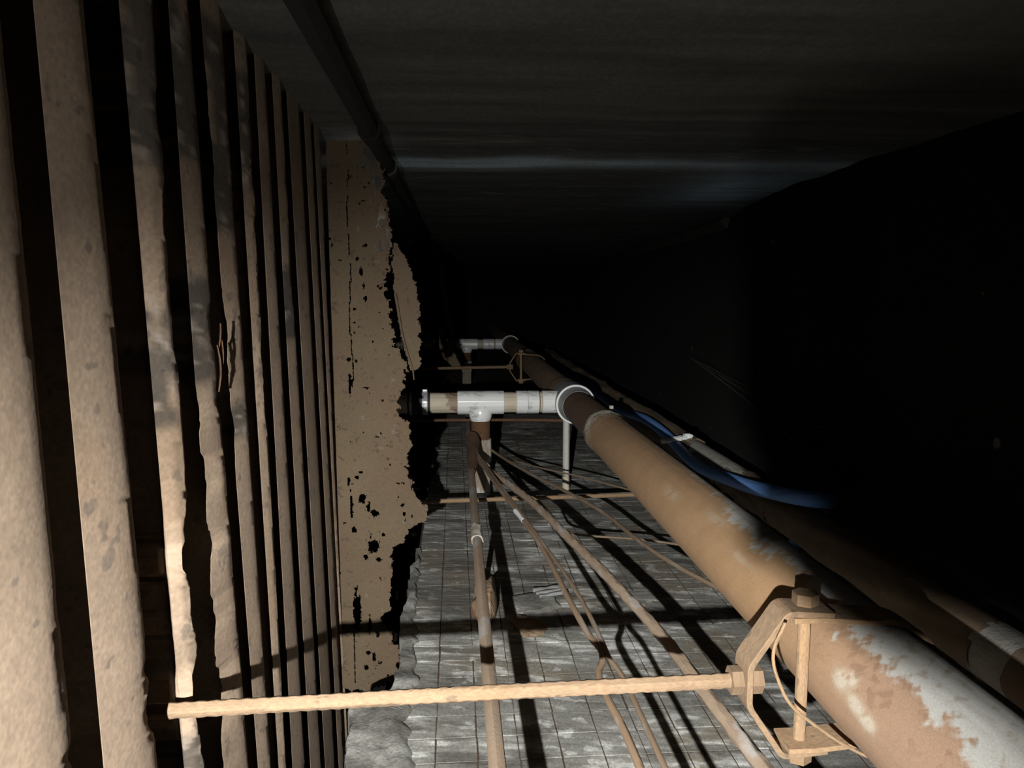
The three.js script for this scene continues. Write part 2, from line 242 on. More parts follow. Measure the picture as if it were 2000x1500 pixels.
// ---------------------------------------------------------------- right wall: dark rough masonry, and end walls
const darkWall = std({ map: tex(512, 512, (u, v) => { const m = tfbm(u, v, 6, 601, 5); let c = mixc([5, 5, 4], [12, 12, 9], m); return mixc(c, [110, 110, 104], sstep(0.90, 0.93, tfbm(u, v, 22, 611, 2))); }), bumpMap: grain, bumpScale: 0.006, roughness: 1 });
{
  const wall = structure('wall_right', V(1.2, -H, 4)), n = 60, m = 200, pos = [], uv = [], idx = [];
  for (let k = 0; k <= m; k++) for (let i = 0; i <= n; i++) {
    const Z = lerp(-1, 9, k / m), Y = lerp(-H - 0.02, 0.33, i / n), X = lut([[-1, 0.98], [2.15, 0.975], [2.4, 1.0], [3.2, 1.135], [5.7, 1.3], [9, 1.4]], Z) + (fbm(Z * 5, Y * 5, 621, 5) - 0.5) * 0.05 + 0.0;
    const p = V(X, Y, Z); pos.push(p.x, p.y, p.z); uv.push(Z / 1.2, Y / 1.2);
  }
  for (let k = 0; k < m; k++) for (let i = 0; i < n; i++) { const a = k * (n + 1) + i, b = a + n + 1; idx.push(a, b, a + 1, b, b + 1, a + 1); }
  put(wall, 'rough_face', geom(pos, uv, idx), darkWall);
  put(wall, 'wall_core', box(1.5, 1.7, -H - 0.1, 0.4, -1, 9), black);
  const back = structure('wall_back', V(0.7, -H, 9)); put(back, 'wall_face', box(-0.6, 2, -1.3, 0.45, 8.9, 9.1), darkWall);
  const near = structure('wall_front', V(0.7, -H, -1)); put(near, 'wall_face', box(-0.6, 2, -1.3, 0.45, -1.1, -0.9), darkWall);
  const ledge = structure('trim_1', V(1.2, 0.3, 4)); { const s = []; for (let i = 0; i <= 16; i++) { const t = i / 16, Z = lerp(3.15, 5.8, t); s.push(V(lut([[3.15, 1.12], [5.8, 1.29]], Z), 0.292 + (hash(i, 1, 9) - 0.5) * 0.006, Z)); } put(ledge, 'ledge', sweep(s, (t, a) => 0.024 * (1 + 0.25 * Math.cos(4 * a)), { radial: 8 }), std({ color: 0x40403d, roughness: 1 })); }
  const beam = structure('trim_2', V(0.2, 0.3, 5.05)); put(beam, 'beam', box(-0.25, 0.62, 0.27, 0.32, 5.02, 5.2), black);
}

// ---------------------------------------------------------------- left wall: rusted corrugated deck, every rib its own piece
const RIBS = [ // bottom row [Y, z front, z rear], top row the same
  [[-0.12, 0.29, 0.365], [0.06, 0.28, 0.355]], [[-0.147, 0.41, 0.498], [0.075, 0.40, 0.487]], [[-0.185, 0.547, 0.621], [0.092, 0.533, 0.597]], [[-0.222, 0.705, 0.741], [0.112, 0.680, 0.725]],
  [[-0.261, 0.810, 0.870], [0.129, 0.778, 0.826]], [[-0.294, 0.926, 0.976], [0.146, 0.878, 0.936]], [[-0.322, 1.040, 1.067], [0.162, 1.000, 1.035]], [[-0.358, 1.126, 1.185], [0.177, 1.086, 1.130]],
  [[-0.396, 1.247, 1.310], [0.193, 1.190, 1.232]], [[-0.440, 1.365, 1.453], [0.215, 1.283, 1.368]], [[-0.473, 1.513, 1.559], [0.231, 1.418, 1.467]], [[-0.49, 1.612, 1.624], [0.245, 1.508, 1.558]],
];
const TEARS = { 2: [['r', -0.62, -0.24, 0.012]], 1: [['r', -0.5, -0.2, 0.008]], 3: [['r', -0.80, -0.18, 0.017], ['r', -0.08, 0.2, 0.008]], 4: [['f', -0.80, -0.10, 0.016], ['r', -0.15, 0.02, 0.013]], 5: [['f', -0.2, 0.25, 0.012]], 6: [['r', -0.2, 0.25, 0.008]], 8: [['r', -0.1, 0.2, 0.01]] };
const BARE = { 3: [[-0.13, 0.01], [-0.5, -0.42], [0.1, 0.31]], 4: [[0.12, 0.30], [-0.10, 0.025]], 5: [[0.06, 0.30], [-0.18, -0.12]], 6: [[0.12, 0.28]], 8: [[-0.08, 0.05]] };
const wallLeft = structure('wall_left', V(-0.33, -1.15, 1), 'rusted corrugated deck with upright ribs and dark flutes');
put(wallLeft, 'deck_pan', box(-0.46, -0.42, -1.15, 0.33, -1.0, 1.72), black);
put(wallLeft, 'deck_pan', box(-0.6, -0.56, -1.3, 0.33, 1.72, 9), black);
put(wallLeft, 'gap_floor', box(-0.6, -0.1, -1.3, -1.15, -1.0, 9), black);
RIBS.forEach(([b, t], k) => {
  const rows = 360, pos = [], uv = [], col = [], idx = [], prev = k ? RIBS[k - 1] : null; let M = 0;
  for (let j = 0; j <= rows; j++) {
    const Y = lerp(-1.14, 0.32, j / rows), f = (Y - b[0]) / (t[0] - b[0]), wob = (fbm(Y * 5, k, 701, 3) - 0.5) * 0.003;
    let zf = lerp(b[1], t[1], f) + wob * 0.6, zr = lerp(b[2], t[2], f) + wob;
    for (const [side, y0, y1, amp] of TEARS[k] || []) { const env = sstep(y0 - 0.02, y0 + 0.04, Y) * sstep(y1 + 0.02, y1 - 0.05, Y), n = Math.max(0, fbm(Y * 26, k * 3.1, 711, 5) - 0.36) * 4.2 * amp * env + (hash(j, k, 5) - 0.5) * 0.1 * amp * env; side === 'r' ? zr -= n : zf += n; }
    zr += (hash(j, k, 6) - 0.5) * 0.0006; if (zr < zf + 0.004) zr = zf + 0.004;
    const zp = prev ? lerp(prev[0][2], prev[1][2], f) : zf - 0.1, w = clamp((zf - zp) * 0.117 / (zp + 0.25) * 0.98, 0.003, 0.02), d = zr - zf, x0 = -0.255;
    const zm = zr - 0.006, xb = x0 - w - 0.0045, prof = [[-0.425, zm - 0.003], [xb - 0.004, zm - 0.003], [xb, lerp(zf, zr, 0.3)], [x0 - w - 0.001, zf + 0.0009], [x0 - w, zf], [lerp(x0 - w, x0, 0.45), zf + d * 0.3], [lerp(x0 - w, x0, 0.8), zf + d * 0.55], [x0 - 0.0004, zf + d * 0.75], [x0 - 0.0006, zf + d * 0.88], [x0 - 0.0022, zf + d * 0.96], [x0 - 0.005, zr], [x0 - 0.009, zr - 0.001], [xb - 0.006, zm + 0.003], [-0.425, zm + 0.003]];
    M = prof.length;
    let bare = 0; for (const [y0, y1] of BARE[k] || []) bare = Math.max(bare, sstep(y0, y0 + 0.02, Y) * sstep(y1, y1 - 0.02, Y));
    prof.forEach(([X, Z], i) => {
      const dx = (fbm(Z * 60 + k * 9, Y * 60, 721, 3) - 0.5) * 0.0022; const p = V(X + (i > 3 && i < M - 3 ? dx * 0.25 : 0), Y, Z); pos.push(p.x, p.y, p.z); uv.push((Z + (X < -0.27 ? X : 0)) / TS + k * 0.37, Y / TS + k * 0.21);
      const bn = clamp(bare * sstep(0.26, 0.40, fbm(Z * 30 + k, Y * 14, 731, 4)) * 1.2), wh = bare * sstep(0.62, 0.70, fbm(Z * 90, Y * 60, 741, 3)); const g = 0.93 + 0.14 * fbm(Y * 4, k * 7, 751, 2);
      let c = mixc([g, g, g], [0.30, 0.33, 0.36], bn); c = mixc(c, [1.3, 1.45, 1.7], wh * 0.6); col.push(...c);
    });
  }
  for (let j = 0; j < rows; j++) for (let i = 0; i < M - 1; i++) { const a = j * M + i, b2 = a + M; idx.push(a, a + 1, b2, b2, a + 1, b2 + 1); }
  const rib = put(wallLeft, 'steel_rib', toCreasedNormals(geom(pos, uv, idx, col), 0.9), rustV);
  if (k === 4) for (const [y0, y1, z, wd] of [[-0.105, -0.055, 0.842, 0.0055], [-0.06, -0.032, 0.848, 0.0045], [-0.09, -0.045, 0.853, 0.0035]]) // flakes curling off the torn edge
    put(wallLeft, 'rust_flake', pieces((q, Y) => Math.abs(q) < wd * 0.5 * (0.45 + 0.55 * Math.sin(3.1 * (Y - y0) / (y1 - y0))) * (0.7 + 0.6 * fbm(Y * 160, q * 300, 761, 3)), -0.004, 0.004, y0, y1, 0.0008, 0.0009, (q, Y, w) => V(-0.2545 - q * 0.5 + 0.003 * Math.sin((Y - y0) * 60) + w, Y, z + q), 41), rustDark, null, rib);
});

// ---------------------------------------------------------------- rusted closure plate with eaten edge, and its torn strip
{
  const t = thing('steel_plate', 'upright rusted steel plate with holes and a jagged eaten right edge', 'plate', V(-0.16, -0.95, 1.66));
  const edge = (Y) => lut([[-1.0, -0.14], [-0.875, -0.132], [-0.80, -0.135], [-0.76, -0.150], [-0.72, -0.175], [-0.70, -0.150], [-0.66, -0.150], [-0.60, -0.144], [-0.56, -0.146], [-0.545, -0.115], [-0.52, -0.105], [-0.50, -0.068], [-0.47, -0.066], [-0.45, -0.085], [-0.42, -0.100], [-0.37, -0.108], [-0.33, -0.098], [-0.285, -0.102], [-0.262, -0.122], [-0.22, -0.126], [-0.195, -0.108], [-0.16, -0.108], [-0.10, -0.128], [-0.04, -0.14], [0.02, -0.144], [0.06, -0.136], [0.11, -0.130], [0.16, -0.137], [0.21, -0.150], [0.245, -0.143], [0.27, -0.158], [0.30, -0.165], [0.34, -0.165]], Y);
  const holes = [[-0.205, -0.447, 0.010, 0.012], [-0.192, -0.463, 0.006, 0.014], [-0.178, -0.478, 0.010, 0.010], [-0.183, -0.555, 0.016, 0.017], [-0.16, -0.528, 0.005, 0.006], [-0.20, -0.578, 0.007, 0.006], [-0.172, -0.585, 0.008, 0.005], [-0.207, -0.388, 0.005, 0.004], [-0.216, -0.398, 0.005, 0.004], [-0.197, 0.045, 0.004, 0.010], [-0.192, 0.015, 0.003, 0.008], [-0.189, -0.012, 0.004, 0.006], [-0.187, 0.268, 0.006, 0.012], [-0.226, -0.19, 0.004, 0.03], [-0.226, -0.14, 0.005, 0.006], [-0.229, -0.462, 0.004, 0.03], [-0.224, -0.515, 0.006, 0.01], [-0.222, -0.70, 0.010, 0.055], [-0.196, -0.735, 0.006, 0.024], [-0.20, -0.80, 0.007, 0.006], [-0.187, -0.81, 0.004, 0.012], [-0.178, -0.755, 0.006, 0.01], [-0.205, -0.835, 0.006, 0.008], [-0.115, -0.482, 0.004, 0.005], [-0.098, -0.489, 0.003, 0.004], [-0.118, -0.462, 0.005, 0.004], [-0.234, -0.405, 0.004, 0.012]];
  const inside = (X, Y) => {
    if (X > edge(Y) + (fbm(X * 90, Y * 90, 801, 4) - 0.5) * 0.026) return false;
    if (X < -0.263 + 0.012 * sstep(-0.86, -0.9, Y)) return false;
    if (Y < -0.885 + (fbm(X * 50, 3, 803, 3) - 0.5) * 0.05) return false;
    for (const [hx, hy, rx, ry] of holes) { const q = ((X - hx) / rx) ** 2 + ((Y - hy) / ry) ** 2; if (q < 0.75 + (fbm(X * 160, Y * 160, 811, 3) - 0.5) * 1.5) return false; }
    if (X > -0.222 + 0.002 * Math.sin(Y * 30) && X < -0.2195 + 0.002 * Math.sin(Y * 30) && Y > -0.2) return fbm(Y * 30, 1, 821) < 0.3;
    if (X > -0.231 && X < -0.2285 && Y < -0.73 && Y > -0.87) return false;
    return fbm(X * 70, Y * 70, 831, 4) < 0.80;
  };
  const bend = (X, Y) => 1.66 + 0.012 * (fbm(X * 8, Y * 6, 841, 3) - 0.5) + 0.02 * sstep(-0.15, -0.07, X) * fbm(Y * 8, 2, 851, 2);
  put(t, 'sheet', pieces(inside, -0.265, -0.05, -0.93, 0.322, 0.0024, 0.003, (X, Y, w) => V(X, Y, bend(X, Y) + w), 21), sheetMat);
  put(t, 'scale_crust', pieces((X, Y) => { const e = edge(Y) - X; return e > 0.004 && e < 0.03 && fbm(X * 60, Y * 24, 861, 4) > 0.52 && Y > 0.09 && Y < 0.3; }, -0.25, -0.1, 0.05, 0.3, 0.003, 0.002, (X, Y, w) => V(X, Y, bend(X, Y) - 0.0035 + w), 23), scaleMat, 'pale grey scale crust along the upper edge');
  const s = thing('torn_strip', 'long torn strip of rusted sheet hanging free beside the plate edge', 'metal scrap', V(-0.1, -0.16, 1.7));
  const sl = Y => lut([[-0.17, -0.093], [-0.12, -0.110], [-0.06, -0.120], [0, -0.130], [0.03, -0.128], [0.06, -0.133], [0.10, -0.128]], Y), sr = Y => lut([[-0.17, -0.085], [-0.14, -0.075], [-0.07, -0.073], [0, -0.078], [0.05, -0.093], [0.09, -0.112], [0.105, -0.124]], Y);
  put(s, 'strip', pieces((X, Y) => X > sl(Y) + (fbm(X * 80, Y * 80, 871, 3) - 0.5) * 0.008 && X < sr(Y) + (fbm(X * 90, Y * 90, 881, 4) - 0.5) * 0.02, -0.15, -0.06, -0.165, 0.105, 0.0024, 0.003, (X, Y, w) => V(X * 1.02, Y * 1.02, 1.70 + w + 0.02 * (X + 0.1)), 29), sheetMat);
  put(s, 'folded_edge', sweep([[0.0, -0.126], [-0.04, -0.120], [-0.085, -0.113], [-0.125, -0.103], [-0.165, -0.091], [-0.185, -0.089]].map(([Y, X]) => V(X * 1.02, Y * 1.02, 1.692)), (q) => 0.0032 * (1 - 0.5 * q), { radial: 8 }), sheetMat);
  const f = thing('steel_fragment', 'brown triangular remnant of rusted sheet far behind the plate', 'metal scrap', V(-0.04, -0.37, 3.93));
  put(f, 'sheet', pieces((X, Y) => X > -0.09 + (fbm(Y * 30, 1, 891, 3) - 0.5) * 0.01 && X < lerp(0.035, -0.085, (Y + 0.42) / 0.24) + (fbm(X * 40, Y * 40, 893, 3) - 0.5) * 0.012 && Y > -0.415 + Math.max(0, -0.02 - X) * 1.1, -0.1, 0.05, -0.42, -0.17, 0.005, 0.004, (X, Y, w) => V(X * 0.893, Y * 0.893, 3.92 + w), 33), sheetMat);
}

// ---------------------------------------------------------------- large drain pipe
const PX = 0.4045, PY = -0.3726;
function pipeZ(z0, z1, rf, o = {}) {                            // tube along depth about (PX, PY); u = angle / 2 pi (0 = right, 0.25 = up), v = 0..1
  const n = Math.max(1, Math.ceil((z1 - z0) / (o.step || 0.012))), R = o.radial || 64, pos = [], uv = [], idx = [], cx = o.x ?? PX, cy = o.y ?? PY;
  for (let i = 0; i <= n; i++) { const Z = lerp(z0, z1, i / n); for (let j = 0; j <= R; j++) { const a = j / R * 6.283185, r = rf(Z, j === R ? 0 : a), p = V(cx + r * Math.cos(a), cy + r * Math.sin(a), Z); pos.push(p.x, p.y, p.z); uv.push(o.tile ? j / R * o.tile : j / R, o.tile ? Z / TS : i / n); } }
  for (let i = 0; i < n; i++) for (let j = 0; j < R; j++) { const a = i * (R + 1) + j, b = a + R + 1; idx.push(a, a + 1, b, b, a + 1, b + 1); }
  if (o.cap !== false) for (const e of [0, n]) { const k = pos.length / 3, p = V(cx, cy, e ? z1 : z0); pos.push(p.x, p.y, p.z); uv.push(0.5, e ? 1 : 0); for (let j = 0; j < R; j++) { const a = e * (R + 1) + j; e ? idx.push(k, a, a + 1) : idx.push(k, a + 1, a); } }
  return toCreasedNormals(geom(pos, uv, idx), 0.8);
}
const BZ0 = 0.15, BZ1 = 2.02;
const barrelMat = std({ map: tex(1024, 2048, (u, v) => {
  const Z = lerp(BZ0, BZ1, v), deg = u * 360, a = u * 6.283185, sx = Math.cos(a) * 2, sy = Math.sin(a) * 2;
  const cyl = (f, zf, s, o) => 0.5 * (fbm(sx * f + 20, sy * f + Z * zf, s, o) + fbm(sy * f + 40, Z * zf - sx * f, s + 7, o));
  const n1 = cyl(1.3, 45, 901, 5), n2 = cyl(4, 140, 921, 4), g = hash((u * 1024) | 0, (v * 2048) | 0, 931);
  let c = mixc([142, 114, 82], [156, 127, 94], n1 * 1.4 - 0.2); c = mixc(c, [136, 113, 96], sstep(0.85, 0.55, Z) * 0.8);
  // pale powder on the upper right flank, heaviest near the viewer
  const reach = lut([[0.15, 134], [0.49, 132], [0.59, 124], [0.69, 120], [0.75, 108], [0.86, 104], [0.95, 110], [1.03, 108], [1.12, 88], [1.3, 78], [1.6, 68], [2.02, 64]], Z);
  const m = sstep(reach + 6, reach - 8, deg + (n1 - 0.5) * 62 + (n2 - 0.5) * 40) * (deg < 200 ? 1 : 0) + (deg > 300 ? 1 : 0);
  c = mixc(c, mixc([158, 161, 158], [138, 132, 122], sstep(0.5, 0.75, n2)), clamp(m) * 0.95);
  for (const [pd, pz, rd, rz] of [[160, 0.648, 9, 0.012], [152, 0.634, 6, 0.008], [168, 0.618, 7, 0.012], [172, 0.597, 7, 0.014], [140, 1.244, 9, 0.03], [140, 0.93, 4, 0.03], [122, 1.06, 7, 0.03]]) c = mixc(c, [170, 166, 152], clamp(1.6 * Math.exp(-(((deg - pd) / rd) ** 2) - (((Z - pz) / rz) ** 2)) * sstep(0.3, 0.5, n2 * 0.6 + n1 * 0.4)) * (Z > 0.9 ? 0.4 : 0.8));
  c = mixc(c, [176, 170, 158], sstep(1.93, 1.97, Z) * sstep(0.4, 0.6, n2)); 
  c = mixc(c, [118, 92, 74], sstep(0.5, 0.66, n2) * sstep(0.8, 0.6, Z) * sstep(175, 150, deg) * (1 - clamp(m)) * 0.6); const k = 0.92 + 0.16 * g; return [c[0] * k, c[1] * k, c[2] * k];
}), bumpMap: grain, bumpScale: 0.0012, roughness: 0.95 });
barrelMat.bumpMap = null;
const drain = thing('drain_pipe', 'thick rust-brown drain pipe with white powder running along the chase', 'pipe', V(PX, PY - 0.057, 1.1));
put(drain, 'pipe_barrel', pipeZ(BZ0, BZ1, (Z, a) => 0.0565 + (fbm(Math.cos(a) * 3 + 5, Math.sin(a) * 3 + Z * 9, 941, 3) - 0.5) * 0.0018 + (Z > 1.93 ? (fbm(a * 9, Z * 80, 943, 3) - 0.3) * 0.004 : 0)), barrelMat);
put(drain, 'joint_bead', pipeZ(1.985, 2.055, (Z, a) => 0.0558 + 0.0045 * Math.sin(Math.PI * clamp((Z - 1.985) / 0.07)) * (0.5 + fbm(Math.cos(a) * 6, Math.sin(a) * 6 + Z * 50, 951, 3)), { step: 0.004, radial: 96, tile: 1 }), limeMat, 'crusty white bead round the joint');
put(drain, 'spigot', pipeZ(2.03, 2.56, (Z, a) => 0.0525 + (fbm(Math.cos(a) * 4, Math.sin(a) * 4 + Z * 20, 961, 3) - 0.5) * 0.002, { tile: 1 }), rustDark);
put(drain, 'pipe_barrel', pipeZ(2.72, 5.55, (Z, a) => 0.055 + 0.006 * (sstep(2.86, 2.84, Z) + sstep(4.25, 4.27, Z) * sstep(4.40, 4.38, Z)), { step: 0.02, tile: 1 }), rust);
put(drain, 'pipe_barrel', pipeZ(5.82, 8.9, () => 0.055, { step: 0.1, tile: 1 }), rust);
{ // small crumb of lime on the joint
  const c = lump(0.006, 0.006, 0.007, 3, 0.3, 2); const p = V(PX + 0.042, PY + 0.047, 2.16); c.translate(p.x, p.y, p.z); put(drain, 'lime_crumb', c, whiteWash);
}

// ---------------------------------------------------------------- white plastic branch: tee collar on the drain, couplings, tee and clamp
function makeBranch(label, z, x0) {
  const t = thing('plastic_branch', label, 'pipe fitting', V(0.13, PY, z), 'white plastic branches on the drain pipe');
  const lx = g => { g.translate(0, PY + H, -z); return g; };
  const collar = put(t, 'collar', pipeZ(z - 0.07, z + 0.1, (Z) => Z < z + 0.05 ? 0.066 : 0.063, { step: 0.01 }), pvcGrey);
  put(t, 'collar_lip', (() => { const g = new THREE.TorusGeometry(0.0635, 0.0042, 12, 64); const p = V(PX, PY, z - 0.071); g.translate(p.x, p.y, p.z); return g; })(), pvcPlain, 'bright white rim', collar);
  put(t, 'bushing', pipeZ(z - 0.135, z - 0.07, (Z) => lerp(0.0535, 0.0605, sstep(z - 0.12, z - 0.08, Z)), { step: 0.008 }), pvcGrey);
  put(t, 'outlet', lx(turned(tubeProfile(0.297, 0.36, 0.0395))), pvc);
  put(t, 'seal_ring', lx(turned(tubeProfile(0.288, 0.2975, 0.0362))), pvcDirty);
  const cp = put(t, 'coupling', lx(turned([...tubeProfile(0.208, 0.2475, 0.0398), [0.2478, 0.0385], ...tubeProfile(0.248, 0.287, 0.0398)])), pvc);
  put(t, 'stop_ring', lx(turned(tubeProfile(0.2865, 0.2885, 0.0385, 0.034, 0.0006))), rubber, null, cp);
  put(t, 'pipe_nipple', lx(turned(tubeProfile(0.16, 0.212, 0.0352))), pvcDirty, 'yellowed short pipe');
  const tee = put(t, 'tee', lx(turned(tubeProfile(0.006, 0.166, 0.0405, 0.034))), pvc);
  { // swept socket bulging down and towards the viewer, then the outlet below it
    const g = new THREE.SphereGeometry(0.0395, 40, 24); g.scale(1, 1.15, 0.95); const p = V(0.085, PY - 0.038, z - 0.004); g.translate(p.x, p.y, p.z); put(t, 'tee_socket', g, pvc, null, tee);
  }
  put(t, 'stained_pipe', lx(turned(tubeProfile(x0 + 0.022, 0.01, 0.0352))), pvcDirty, 'stained yellowish pipe with peeled grime');
  const rb = put(t, 'rubber_sleeve', lx(turned([[x0 - 0.05, 0.03], [x0 - 0.05, 0.0385], [x0 - 0.03, 0.04], [x0 - 0.01, 0.037], [x0 + 0.02, 0.040], [x0 + 0.026, 0.0385], [x0 + 0.026, 0.03]])), rubber);
  put(t, 'hose_clamp', lx(turned([[x0 - 0.002, 0.0385], [x0 - 0.001, 0.0412], [x0 + 0.008, 0.0422], [x0 + 0.017, 0.0412], [x0 + 0.018, 0.0385]])), steel, null, rb);
  put(t, 'hose_clamp', lx(turned([[x0 - 0.045, 0.0385], [x0 - 0.044, 0.0412], [x0 - 0.036, 0.0412], [x0 - 0.035, 0.0385]])), steel, null, rb);
  put(t, 'clamp_screw', (() => { const g = new RoundedBoxGeometry(0.018, 0.01, 0.02, 2, 0.003); const p = V(x0 + 0.008, PY + 0.044, z - 0.004); g.translate(p.x, p.y, p.z); return g; })(), steel, null, rb);
  put(t, 'stained_pipe', lx(turned(tubeProfile(-0.55, x0 - 0.045, 0.0352))), pvcDirty);
  // drop pipe from the tee down to the floor
  const down = (y0, y1, r, m, nm, lb) => put(t, nm, (() => { const g = turned(tubeProfile(0, y0 - y1, r), 32); g.rotateZ(-Math.PI / 2); const p = V(0.085, y0, z - 0.004); g.translate(p.x, p.y, p.z); return g; })(), m, lb);
  down(PY - 0.06, PY - 0.135, 0.033, rustDark, 'drop_pipe', 'brown dirty stretch under the tee');
  down(PY - 0.125, PY - 0.205, 0.0375, whiteWash, 'drop_coupling');
  down(PY - 0.2, -H + 0.004, 0.033, whiteWash, 'drop_pipe');
  return t;
}
const branchA = makeBranch('white plastic tee branch in front with steel hose clamp and drop pipe', 2.62, -0.112);
{
  const b = branchA.clone(); b.name = numbered('plastic_branch'); scene.add(b); b.position.z = -5.69; b.userData = { label: 'far white plastic tee branch in the gloom behind the hanger', category: 'pipe fitting', group: 'white plastic branches on the drain pipe' };
}
{
  const s = thing('support_post', 'slim whitish upright post under the collar of the drain pipe', 'post', V(0.385, -H, 2.63));
  put(s, 'post', sweep([V(0.385, -H, 2.63), V(0.385, -0.55, 2.63), V(0.385, PY - 0.055, 2.63)], 0.0115, { radial: 20 }), whiteWash);
  put(s, 'foot', sweep([V(0.385, -H, 2.63), V(0.385, -H + 0.06, 2.63)], (t) => 0.0135 - 0.001 * t, { radial: 20 }), pvcDirty, 'yellowed foot');
}

// ---------------------------------------------------------------- clevis hanger and its rod
function makeHanger(label) {
  const z = 0.69, t = thing('clevis_hanger', label, 'pipe hanger', V(0.27, PY, z), 'clevis hangers on the drain pipe');
  const w0 = z - 0.017, w1 = z + 0.017, arc = (a0, a1, r, n = 18) => [...Array(n + 1)].map((_, i) => { const a = lerp(a0, a1, i / n) * Math.PI / 180; return [PX + r * Math.cos(a), PY + r * Math.sin(a)]; });
  // yoke: bent bar open to the right, its two legs bolted across the pipe
  put(t, 'yoke', strap(rounded([[0.356, PY + 0.0685], [0.312, PY + 0.072], [0.277, PY + 0.020], [0.277, PY - 0.020], [0.312, PY - 0.072], [0.356, PY - 0.0685]]), w0, w1, 0.0042), rodRust);
  put(t, 'pipe_strap', strap([[0.318, PY + 0.0655], [0.345, PY + 0.0655], ...arc(96, 0, 0.0615), ...arc(0, -96, 0.0615).slice(1), [0.345, PY - 0.0655], [0.318, PY - 0.0655]], w0 - 0.002, w1 + 0.002, 0.0035), rust);
  const bolt = put(t, 'cross_bolt', sweep([V(0.335, PY + 0.082, z), V(0.335, PY, z), V(0.335, PY - 0.084, z)], 0.0058, { radial: 16 }), rust);
  const hex = (x, y, r, h, axis) => { const g = new THREE.CylinderGeometry(r, r, h, 6); if (axis) g.rotateZ(Math.PI / 2); const p = V(x, y, z); g.translate(p.x, p.y, p.z); return toCreasedNormals(g, 0.4); };
  put(t, 'bolt_head', hex(0.335, PY + 0.081, 0.0125, 0.011), rust, null, bolt);
  put(t, 'nut', hex(0.335, PY - 0.079, 0.0125, 0.012), rust, null, bolt);
  const rod = put(t, 'rod', sweep([V(-0.422, PY - 0.0125, z), V(0.0, PY - 0.004, z), V(0.292, PY, z)], (q, a, l) => 0.0072 + 0.0004 * Math.sin(l * 3600) , { step: 0.004, radial: 18 }), rodRust);
  put(t, 'nut', hex(0.268, PY, 0.0135, 0.011, true), rodRust, null, rod);
  put(t, 'nut', hex(0.287, PY, 0.0135, 0.012, true), rodRust, null, rod);
  return t;
}
const hanger = makeHanger('near rusty clevis hanger gripping the drain pipe with long rod');
{
  const h = hanger.clone(); h.name = numbered('clevis_hanger'); scene.add(h); h.position.z = -3.9; h.userData = { label: 'dim far clevis hanger on the drain pipe behind the plastic branch', category: 'pipe hanger', group: 'clevis hangers on the drain pipe' };
  const w = thing('tie_wire', 'thin brown tie wire looped through the near clevis hanger', 'wire', V(0.33, -0.4, 0.66));
  put(w, 'wire', sweep([[0.3, -0.30], [0.289, -0.329], [0.294, -0.354], [0.306, -0.377], [0.324, -0.393], [0.36, -0.418], [0.392, -0.432], [0.43, -0.431]].map(([x, y], i) => V(x, y, 0.655 - i * 0.002)), 0.0016, { radial: 8, step: 0.006 }), rust);
  const r2 = thing('tie_rod', 'long thin rusty rod crossing low over the floor behind the conduits', 'rod', V(0.3, -0.59, 2.17));
  put(r2, 'rod', sweep([V(-0.56, -0.58, 2.10), V(0.2, -0.59, 2.165), V(0.98, -0.597, 2.24)], 0.0062, { radial: 12, step: 0.02 }), rust);
  const r3 = thing('tie_rod', 'dim rusty rod crossing just below the white plastic branch', 'rod', V(0.2, -0.45, 2.75));
  put(r3, 'rod', sweep([V(-0.55, -0.457, 2.78), V(0.2, -0.448, 2.70), V(0.385, -0.444, 2.65)], 0.0052, { radial: 12, step: 0.03 }), rustDark);
}

